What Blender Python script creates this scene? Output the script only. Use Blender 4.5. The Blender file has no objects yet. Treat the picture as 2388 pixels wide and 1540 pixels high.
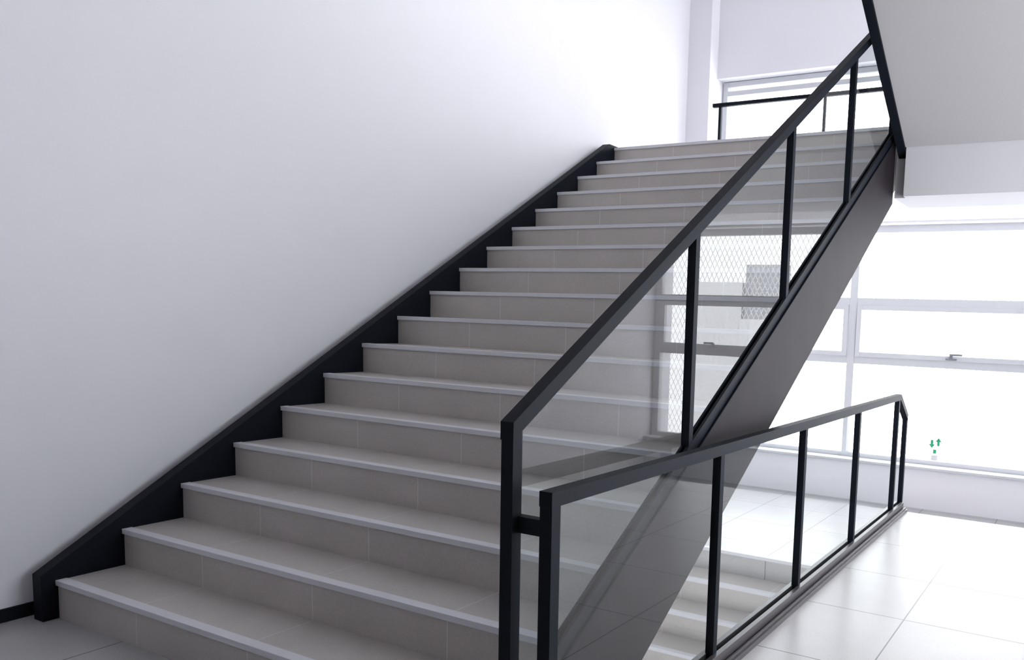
import bpy, bmesh, math
from mathutils import Vector, Matrix
scn=bpy.context.scene
h=.165; d=.26883; NS=17
SL=h/d
def nz(y): return h+SL*y      # nosing line
# ------------------------------------------------------------ materials
def new_mat(name):
    m=bpy.data.materials.new(name); m.use_nodes=True
    return m,m.node_tree.nodes,m.node_tree.links,m.node_tree.nodes["Principled BSDF"]
def simple(name,col,rough=.5,metal=0,spec=.5,noise=0,nscale=60,bump=0):
    m,n,l,b=new_mat(name)
    b.inputs["Base Color"].default_value=(*col,1); b.inputs["Roughness"].default_value=rough
    b.inputs["Metallic"].default_value=metal; b.inputs["Specular IOR Level"].default_value=spec
    tc=n.new("ShaderNodeTexCoord"); nt=n.new("ShaderNodeTexNoise"); nt.inputs["Scale"].default_value=nscale; nt.inputs["Detail"].default_value=4
    l.new(tc.outputs["Object"],nt.inputs["Vector"])
    if noise:
        mx=n.new("ShaderNodeMix"); mx.data_type='RGBA'
        mx.inputs[6].default_value=(*[c*(1-noise) for c in col],1); mx.inputs[7].default_value=(*[min(1,c*(1+noise)) for c in col],1)
        l.new(nt.outputs["Fac"],mx.inputs[0]); l.new(mx.outputs[2],b.inputs["Base Color"])
    if bump:
        bp=n.new("ShaderNodeBump"); bp.inputs["Strength"].default_value=bump; bp.inputs["Distance"].default_value=.002
        l.new(nt.outputs["Fac"],bp.inputs["Height"]); l.new(bp.outputs["Normal"],b.inputs["Normal"])
    return m
def tile(name,col,joint,xw,x0,yw=None,y0=0,jw=.004,rough=.4,spec=.5):
    m,n,l,b=new_mat(name)
    tc=n.new("ShaderNodeTexCoord"); sp=n.new("ShaderNodeSeparateXYZ"); l.new(tc.outputs["Object"],sp.inputs[0])
    def M(op,a,bv):
        k=n.new("ShaderNodeMath"); k.operation=op
        for i,v in enumerate((a,bv)):
            if v is None: continue
            if isinstance(v,(int,float)): k.inputs[i].default_value=v
            else: l.new(v,k.inputs[i])
        return k.outputs[0]
    def line(o,w,o0):
        t=M('SUBTRACT',o,o0-jw/2); t=M('DIVIDE',t,w); t=M('FRACT',t,None); return M('LESS_THAN',t,jw/w)
    fac=line(sp.outputs[0],xw,x0)
    if yw: fac=M('MAXIMUM',fac,line(sp.outputs[1],yw,y0))
    n1=n.new("ShaderNodeTexNoise"); n1.inputs["Scale"].default_value=3; n1.inputs["Detail"].default_value=6; l.new(tc.outputs["Object"],n1.inputs["Vector"])
    n2=n.new("ShaderNodeTexNoise"); n2.inputs["Scale"].default_value=120; n2.inputs["Detail"].default_value=4; l.new(tc.outputs["Object"],n2.inputs["Vector"])
    s=M('ADD',M('MULTIPLY',n1.outputs["Fac"],.5),M('MULTIPLY',n2.outputs["Fac"],.5))
    mx=n.new("ShaderNodeMix"); mx.data_type='RGBA'
    mx.inputs[6].default_value=(*[c*.72 for c in col],1); mx.inputs[7].default_value=(*[min(1,c*1.28) for c in col],1)
    l.new(s,mx.inputs[0])
    m2=n.new("ShaderNodeMix"); m2.data_type='RGBA'; l.new(fac,m2.inputs[0]); l.new(mx.outputs[2],m2.inputs[6]); m2.inputs[7].default_value=(*joint,1)
    l.new(m2.outputs[2],b.inputs["Base Color"])
    b.inputs["Roughness"].default_value=rough; b.inputs["Specular IOR Level"].default_value=spec
    bp=n.new("ShaderNodeBump"); bp.inputs["Strength"].default_value=.05; bp.inputs["Distance"].default_value=.001
    l.new(n2.outputs["Fac"],bp.inputs["Height"]); l.new(bp.outputs["Normal"],b.inputs["Normal"])
    return m
def glassm(name,tint,base=.07,gain=.75):
    m=bpy.data.materials.new(name); m.use_nodes=True; n=m.node_tree.nodes; l=m.node_tree.links; n.clear()
    o=n.new("ShaderNodeOutputMaterial"); t=n.new("ShaderNodeBsdfTransparent"); g=n.new("ShaderNodeBsdfGlossy"); mx=n.new("ShaderNodeMixShader")
    lw=n.new("ShaderNodeLayerWeight"); lw.inputs[0].default_value=.5
    pw=n.new("ShaderNodeMath"); pw.operation='POWER'; pw.inputs[1].default_value=5
    ma=n.new("ShaderNodeMath"); ma.operation='MULTIPLY_ADD'; ma.inputs[1].default_value=gain; ma.inputs[2].default_value=base
    t.inputs[0].default_value=(*tint,1); g.inputs["Roughness"].default_value=.0; g.inputs[0].default_value=(1,1,1,1)
    l.new(lw.outputs["Facing"],pw.inputs[0]); l.new(pw.outputs[0],ma.inputs[0]); l.new(ma.outputs[0],mx.inputs[0]); l.new(t.outputs[0],mx.inputs[1]); l.new(g.outputs[0],mx.inputs[2]); l.new(mx.outputs[0],o.inputs[0])
    return m
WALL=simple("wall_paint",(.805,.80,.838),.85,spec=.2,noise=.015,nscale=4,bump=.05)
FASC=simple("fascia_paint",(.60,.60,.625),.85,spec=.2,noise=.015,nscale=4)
CEIL=simple("ceiling_paint",(.80,.80,.82),.9,spec=.1,noise=.01)
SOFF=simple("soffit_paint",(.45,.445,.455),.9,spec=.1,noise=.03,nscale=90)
BLACK=simple("black_powder_coat",(.006,.008,.013),.55,spec=.10,noise=.15,nscale=200,bump=.05)
DSTEEL=simple("dark_stringer_steel",(.015,.012,.0145),.55,spec=.10,noise=.4,nscale=5)
CURB=simple("bronze_grey_steel",(.08,.075,.08),.4,metal=.5,noise=.1)
NOSE=simple("nosing_strip",(.66,.66,.70),.45,spec=.5,noise=.05,nscale=200)
STILE=tile("stair_tile",(.49,.458,.437),(.66,.64,.62),.68,.54,jw=.0035)
FTILE=tile("floor_tile",(.41,.405,.405),(.09,.09,.095),.66,3.08,.66,2.02,jw=.006,rough=.32,spec=.40)
FRAME=simple("window_frame_white",(.60,.61,.64),.5,spec=.3,noise=.01)
GLASS=glassm("balustrade_glass",(.91,.952,.943),.10,.5)
WGLASS=glassm("window_glass",(.97,.985,.98),.04,.5)
GREEN=simple("green_sticker",(.02,.35,.16),.5,noise=.02)
WHITE=simple("white_plastic",(.6,.6,.61),.4,noise=.01)
GREYP=simple("handle_grey",(.22,.23,.26),.4,noise=.01)
BLDG=simple("distant_concrete",(.30,.31,.33),.9,spec=.1,noise=.2,nscale=2)
BLDG2=simple("distant_concrete_pale",(.62,.63,.64),.9,spec=.1,noise=.1,nscale=2)
# expanded metal: thin strands made pale and translucent, window glare put into the material
MESHM,n,l,b=new_mat("expanded_metal")
tr=n.new("ShaderNodeBsdfTranslucent"); tr.inputs[0].default_value=(.72,.73,.74,1); ms=n.new("ShaderNodeMixShader"); ms.inputs[0].default_value=.65
b.inputs["Base Color"].default_value=(.7,.71,.73,1); out=n["Material Output"]
l.new(b.outputs[0],ms.inputs[1]); l.new(tr.outputs[0],ms.inputs[2]); l.new(ms.outputs[0],out.inputs[0])
# ------------------------------------------------------------ mesh builder
class MB:
    def __init__(s,name,parent=None): s.n=name; s.bm=bmesh.new(); s.m=[]; s.p=parent
    def mi(s,m):
        if m not in s.m: s.m.append(m)
        return s.m.index(m)
    def box(s,x0,x1,y0,y1,z0,z1,m):
        i=s.mi(m); v=[s.bm.verts.new((x,y,z)) for x in (x0,x1) for y in (y0,y1) for z in (z0,z1)]
        for q in ((0,1,3,2),(4,6,7,5),(0,4,5,1),(2,3,7,6),(0,2,6,4),(1,5,7,3)):
            f=s.bm.faces.new([v[k] for k in q]); f.material_index=i
        return s
    def face(s,pts,m):
        f=s.bm.faces.new([s.bm.verts.new(p) for p in pts]); f.material_index=s.mi(m); return s
    def prism(s,pts,x0,x1,m,axis='x'):
        i=s.mi(m)
        def P(a,b,c): return (c,a,b) if axis=='x' else ((a,c,b) if axis=='y' else (a,b,c))
        A=[s.bm.verts.new(P(a,b,x0)) for a,b in pts]; B=[s.bm.verts.new(P(a,b,x1)) for a,b in pts]
        fs=[s.bm.faces.new(A),s.bm.faces.new(B[::-1])]
        k=len(pts)
        for j in range(k): fs.append(s.bm.faces.new((A[j],B[j],B[(j+1)%k],A[(j+1)%k])))
        for f in fs: f.material_index=i
        return s
    def cyl(s,c,r,hh,m,axis='z',seg=32):
        pts=[(c[0]+r*math.cos(t*2*math.pi/seg),c[1]+r*math.sin(t*2*math.pi/seg)) for t in range(seg)]
        return s.prism(pts,c[2],c[2]+hh,m,axis=axis)
    def done(s,bevel=0):
        bmesh.ops.recalc_face_normals(s.bm,faces=s.bm.faces)
        me=bpy.data.meshes.new(s.n); s.bm.to_mesh(me); s.bm.free()
        for m in s.m: me.materials.append(m)
        o=bpy.data.objects.new(s.n,me); scn.collection.objects.link(o)
        if s.p: o.parent=s.p
        if bevel:
            b=o.modifiers.new("bevel",'BEVEL'); b.width=bevel; b.segments=2; b.limit_method='ANGLE'
        return o
def empty(name):
    e=bpy.data.objects.new(name,None); scn.collection.objects.link(e); return e
XR=5.5; YW=6.05; ZC=6.3; YB=-6.0
ZL=-.33
# ------------------------------------------------------------ room shell
MB("wall_left").box(-.45,-.17,YB,6.6,-3.2,ZC,WALL).done()
MB("wall_back").box(-.17,XR,YB-.2,YB,0,ZC,WALL).done()
MB("column").box(-.17,.08,5.87,6.6,ZL,ZC,WALL).done()
w=MB("wall_window")
w.box(.08,XR,YW,6.6,-3.2,.05,WALL)
w.box(.08,XR,YW,6.6,2.34,2.80,WALL)
w.box(.08,XR,YW,6.6,3.84,ZC,WALL)
w.box(-.17,.08,6.1,6.6,-3.2,ZL,WALL)
w.done()
r=MB("wall_right")
YE=3.5; YOL=.1; YEU=4.9; YOU=1.9  # extents of two unseen openings, added to let daylight in
r.box(XR,XR+.2,YB,6.6,-3.2,.0,WALL); r.box(XR,XR+.2,YB,6.6,2.9,3.4,WALL); r.box(XR,XR+.2,YB,6.6,5.8,ZC,WALL)
for z0,z1,YO,YX in ((0,2.9,YOL,YE),(3.4,5.8,YOU,YEU)):
    r.box(XR,XR+.2,YB,YO,z0,z1,WALL); r.box(XR,XR+.2,YX,6.6,z0,z1,WALL)
r.done()
MB("ceiling").box(-.45,XR+.2,YB-.2,6.6,ZC,ZC+.2,CEIL).done()
f=MB("floor")
f.box(-.17,2.47,YB,.22,-.3,0,FTILE)
f.box(2.47,XR,YB,4.34,-.3,0,FTILE)
f.done()
f=MB("floor_lower_landing")
f.box(-.17,2.47,3.67,YW,ZL-.25,ZL,FTILE)
f.box(2.47,XR,4.34,YW,ZL-.25,ZL,FTILE)
f.box(2.47,XR,4.345,4.61,ZL,-.165,FTILE)
f.done()
MB("floor_lower_storey").box(-.17,XR,YB,YW,-3.4,-3.2,FTILE).done()
s=MB("upper_landing")
s.box(.08,XR,4.42,YW,2.36,2.80,CEIL)
s.box(-.17,.08,4.42,5.87,2.36,2.80,CEIL)
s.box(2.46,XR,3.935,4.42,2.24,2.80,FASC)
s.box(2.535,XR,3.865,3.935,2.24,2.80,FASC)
s.done()
MB("baseboard_left").box(-.17,-.155,YB,.0,0,.055,BLACK).done()
b=MB("baseboard_landing")
b.box(-.17,-.155,3.67,5.855,ZL,ZL+.06,BLACK); b.box(-.155,.095,5.855,5.87,ZL,ZL+.06,BLACK); b.box(.08,.095,5.87,6.05,ZL,ZL+.06,BLACK)
b.done()
# ------------------------------------------------------------ staircase
X0,X1=-.03,2.40
st=empty("staircase")
def flight(name,parent,y0,z0,n,x0,x1,soff=.40,clipfloor=True):
    m=MB(name,parent)
    prof=[(y0,z0)]
    for i in range(n):
        prof+= [(y0+i*d,z0+(i+1)*h),(y0+(i+1)*d,z0+(i+1)*h)]
    yl=y0+n*d
    prof+=[(yl,z0+n*h+h-soff-.0)]
    if clipfloor:
        yb=y0+(soff-h)/SL+.02
        prof+=[(yb,z0+.012)] ; prof+=[(yb-.02,z0)]
    else: prof+=[(y0,z0+h-soff)]
    m.prism(prof,x0,x1,STILE); return m.done()
flight("steps",st,0,0,16,X0,X1)
m=MB("top_riser",st); m.box(X0,X1+.0,16*d,16*d+.05,16*h,17*h-.002,STILE); m.box(-.17,2.455,16*d+.05,4.415,2.36,17*h-.002,STILE); m.done()
m=MB("nosings",st)
for i in range(17):
    y=i*d; z=(i+1)*h
    m.prism([(y-.010,z+.003),(y+.034,z+.003),(y+.034,z-.002),(y-.001,z-.002),(y-.001,z-.020),(y-.010,z-.020)],X0,X1,NOSE)
m.done(.0015)
yt=16*d
top=lambda y:nz(y)+.07
m=MB("stringer_wall_side",st)
m.prism([(-.062,0),(-.062,top(-.062)),((17*h+.02-h-.07)/SL,17*h+.02),(yt+.05,17*h+.02),(yt+.05,17*h-.35),(.5,nz(.5)-.42),(.45,0)],-.10,-.03,BLACK)
m.done(.002)
m=MB("stringer_open_side",st)
m.prism([(-.09,-.30),(-.09,nz(-.09)+.06),(3.93,nz(3.93)+.06),(3.93,nz(3.93)-.375),(-.05,nz(-.05)-.42)],2.405,2.45,DSTEEL)
m.done(.002)
m=MB("glass_channel",st)
for xa,xb,za,zb_ in ((2.412,2.422,.06,.125),(2.436,2.448,.06,.125),(2.395,2.458,.055,.07)):
    m.prism([(-.05,nz(-.05)+za),(-.05,nz(-.05)+zb_),(3.93,nz(3.93)+zb_),(3.93,nz(3.93)+za)],xa,xb,BLACK)
m.done(.0015)
XS=2.43; P=.017
bl=empty("stair_balustrade")
RH=.955
m=MB("frame",bl)
def railpoly(y0,y1,off,t): return [(y0,nz(y0)+off-t),(y0,nz(y0)+off),(y1,nz(y1)+off),(y1,nz(y1)+off-t)]
m.prism(railpoly(-.08,3.93,RH,.05),XS-.022,XS+.022,BLACK)
m.box(XS-.02,XS+.02,-.078,-.038,0,nz(-.06)+RH-.03,BLACK)
for y in (.98,1.955,2.91,3.87):
    m.box(XS-P,XS+P,y-P,y+P,nz(y)+.08,nz(y)+RH-.03,BLACK)
m.done(.0015)
ys=[-.04,.963,.997,1.938,1.972,2.893,2.927,3.853]
m=MB("glass",bl)
for a,b_ in zip(ys[0::2],ys[1::2]):
    m.face([(XS,a,nz(a)+.07),(XS,a,nz(a)+RH-.04),(XS,b_,nz(b_)+RH-.04),(XS,b_,nz(b_)+.07)],GLASS)
m.done()
XG=2.545
gd=empty("floor_guardrail")
m=MB("frame",gd)
ZT=.895
m.prism([(-.06,ZT-.042),(-.06,ZT),(4.09,ZT),(4.36,ZT-.165),(4.36,ZT-.21),(4.08,ZT-.042)],XG-.021,XG+.021,BLACK)
m.box(XG-.02,XG+.02,-.058,-.018,0,ZT-.03,BLACK)
for y in (1.03,2.02,3.02,4.06): m.box(XG-P,XG+P,y-P,y+P,.05,ZT-.03,BLACK)
m.box(XG-P,XG+P,4.345,4.379,-.15,ZT-.18,BLACK)
m.box(XS+.01,XG-.01,-.055,-.025,.77,.815,BLACK)
m.done(.0015)
m=MB("glass",gd)
gy=[-.02,1.013,1.047,2.003,2.037,3.003,3.037,4.043]
for a,b_ in zip(gy[0::2],gy[1::2]): m.face([(XG,a,.06),(XG,b_,.06),(XG,b_,ZT-.035),(XG,a,ZT-.035)],GLASS)
m.face([(XG,4.077,.06),(XG,4.077,ZT-.04),(XG,4.345,ZT-.20),(XG,4.345,.06)],GLASS)
m.done()
m=MB("base_channel",gd)
m.box(XG-.07,XG+.065,-.06,4.335,0,.022,CURB)
m.box(XG-.035,XG-.012,-.04,4.33,.022,.07,CURB); m.box(XG+.012,XG+.035,-.04,4.33,.022,.07,CURB)
m.box(XG-.055,XG-.045,-.04,4.33,.022,.035,CURB); m.box(XG+.045,XG+.055,-.04,4.33,.022,.035,CURB)
m.done(.001)
# lower flight
lf=empty("lower_staircase")
n2=16
flight("steps",lf,3.66-n2*d,ZL-(n2+1)*h,n2,-.1,2.46,soff=.4,clipfloor=False)
m=MB("nosings",lf)
for i in range(17):
    y=3.66-i*d; z=ZL-i*h
    m.prism([(y-.010,z+.003),(y+.034,z+.003),(y+.034,z-.002),(y-.001,z-.002),(y-.001,z-.020),(y-.010,z-.020)],-.1,2.46,NOSE)
m.done()
# upper return flight
uf=empty("upper_staircase")
S2=.575; zb=2.56
def so(y): return zb+S2*(3.86-y)
ye=-2.2
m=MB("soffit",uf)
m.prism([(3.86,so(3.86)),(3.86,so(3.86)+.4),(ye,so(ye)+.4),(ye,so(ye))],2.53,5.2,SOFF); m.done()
m=MB("stringer",uf)
m.prism([(3.93,so(3.93)-.02),(3.93,so(3.93)+.5),(ye,so(ye)+.5),(ye,so(ye)-.02)],2.475,2.53,BLACK); m.done(.002)
# ------------------------------------------------------------ windows
YG=6.22
def wframe(name,xs,zs,fr=.05,yy=YG):
    e=empty(name); m=MB("frame",e)
    for x in xs: m.box(x-fr/2,x+fr/2,yy-.04,yy+.04,zs[0]-fr/2,zs[-1]+fr/2,FRAME)
    for xa,xb in zip(xs,xs[1:]):
        for z in zs: m.box(xa+fr/2,xb-fr/2,yy-.037,yy+.037,z-fr/2,z+fr/2,FRAME)
    m.done(.003)
    m=MB("glass",e); m.face([(xs[0],yy,zs[0]),(xs[-1],yy,zs[0]),(xs[-1],yy,zs[-1]),(xs[0],yy,zs[-1])],WGLASS); m.done()
    return e
e=wframe("window_1",[.12,1.60,3.52,XR-.05],[.08,1.04,1.61,2.31],.075)
m=MB("sashes",e)
for a,b_ in ((.165,1.555),(1.645,3.475),(3.565,XR-.095)):
    z0,z1,t=1.075,1.575,.045
    m.box(a+t,b_-t,YG-.055,YG-.005,z0,z0+t,FRAME); m.box(a+t,b_-t,YG-.055,YG-.005,z1-t,z1,FRAME)
    m.box(a,a+t,YG-.06,YG-.005,z0,z1,FRAME); m.box(b_-t,b_,YG-.06,YG-.005,z0,z1,FRAME)
m.done(.002)
m=MB("handles",e)
for x in (.84,2.56,4.75):
    m.box(x-.05,x+.05,YG-.085,YG-.06,1.085,1.10,GREYP); m.box(x-.015,x+.015,YG-.09,YG-.06,1.10,1.135,GREYP); m.box(x-.015,x+.10,YG-.10,YG-.085,1.125,1.145,GREYP)
m.done(.003)
e2=wframe("window_2",[.12,2.3,4.1,XR-.05],[2.83,3.72,3.81],.05)
MB("trim_sill").box(.08,XR,YW-.04,YG-.05,.05,.075,FRAME).done(.004)
m=MB("direction_sticker")
def arrow(cx,cz,s,up):
    k=1 if up else -1
    pts=[(-.012,-.04),(.012,-.04),(.012,.0),(.03,.0),(0,.04),(-.03,.0),(-.012,.0)]
    m.prism([(cx+a*s,cz+k*b_*s) for a,b_ in pts],YG-.008,YG-.005,GREEN,axis='y')
arrow(2.43,.275,1,False); arrow(2.49,.30,1,True)
m.box(2.445,2.475,YG-.008,YG-.005,.185,.225,GREEN); m.box(2.43,2.49,YG-.007,YG-.005,.12,.17,WHITE)
m.done()
e=empty("added_window_lower"); m=MB("frame",e)  # unseen window, added to pour daylight onto the floor
for z in (.03,1.0,2.87): m.box(XR+.05,XR+.12,YOL,YE,z-.03,z+.03,FRAME)
for y in (YOL+.03,(YOL+YE)/2,YE-.03): m.box(XR+.045,XR+.125,y-.03,y+.03,0,2.9,FRAME)
m.done()
e=empty("added_window_upper"); m=MB("frame",e)  # unseen upper window, added and sized to brighten landing and wall
for z in (3.43,4.6,5.77): m.box(XR+.05,XR+.12,YOU,YEU,z-.03,z+.03,FRAME)
for y in (YOU+.03,YEU-.03): m.box(XR+.045,XR+.125,y-.03,y+.03,3.4,5.8,FRAME)
m.done()
rl=empty("landing_railing"); m=MB("frame",rl)
m.box(.12,XR,5.88,5.92,3.515,3.55,BLACK)
for x in (.20,1.29,2.4,3.5): m.box(x-.013,x+.013,5.887,5.913,2.80,3.52,BLACK)
m.done(.002)
m=MB("ceiling_downlight"); m.cyl((3.88,5.11,2.343),.10,.017,WHITE,'z'); m.done(.003)
# building far beyond the screen
m=MB("distant_building")
m.box(9.06,10.26,20,20.4,1.5,3.05,BLDG)
m.box(9.06,10.4,20,20.4,-6,1.5,BLDG2); m.box(10.4,11.9,20.1,20.4,-6,2.55,BLDG2)
m.done()
# expanded metal screen outside
bm=bmesh.new(); cw,ch,t=.062,.125,.010
x=-3.0; nx=int(10/cw); nzc=int(7/ch); y=7.1
def strip(a,b_):
    ax,az=a; bx,bz=b_
    vs=[bm.verts.new(v) for v in ((ax-t/2,y,az),(ax+t/2,y,az),(bx+t/2,y+.004,bz),(bx-t/2,y+.004,bz))]; bm.faces.new(vs)
for i in range(nx):
    for j in range(nzc):
        cx=x+i*cw; cz=-1.2+j*ch
        strip((cx,cz),(cx+cw/2,cz+ch/2)); strip((cx+cw,cz),(cx+cw/2,cz+ch/2))
        strip((cx+cw/2,cz+ch/2),(cx,cz+ch)); strip((cx+cw/2,cz+ch/2),(cx+cw,cz+ch))
me=bpy.data.meshes.new("metal_mesh_screen"); bm.to_mesh(me); bm.free(); me.materials.append(MESHM)
scn.collection.objects.link(bpy.data.objects.new("metal_mesh_screen",me))
# ------------------------------------------------------------ light
wd=bpy.data.worlds.new("sky"); scn.world=wd; wd.use_nodes=True
bg=wd.node_tree.nodes["Background"]; bg.inputs[0].default_value=(.96,.962,1,1); bg.inputs[1].default_value=7.3
# ------------------------------------------------------------ camera
cam=bpy.data.cameras.new("camera"); co=bpy.data.objects.new("camera",cam); scn.collection.objects.link(co); scn.camera=co
yaw,pit,rol=.48281,-.10627,.03655
fv=Vector((-math.sin(yaw)*math.cos(pit),math.cos(yaw)*math.cos(pit),math.sin(pit))); r0=Vector((math.cos(yaw),math.sin(yaw),0)); u0=r0.cross(fv)
rr=r0*math.cos(rol)+u0*math.sin(rol); uu=-r0*math.sin(rol)+u0*math.cos(rol)
M=Matrix((rr,uu,-fv)).transposed().to_4x4(); M.translation=Vector((3.79839,-1.75235,1.34837)); co.matrix_world=M
cam.sensor_width=36; cam.lens=36*1891.912/2388; cam.shift_x=-375.696/2388; cam.shift_y=182.744/2388; cam.clip_start=.05
scn.view_settings.view_transform='Standard'; scn.view_settings.look='None'; scn.view_settings.exposure=0
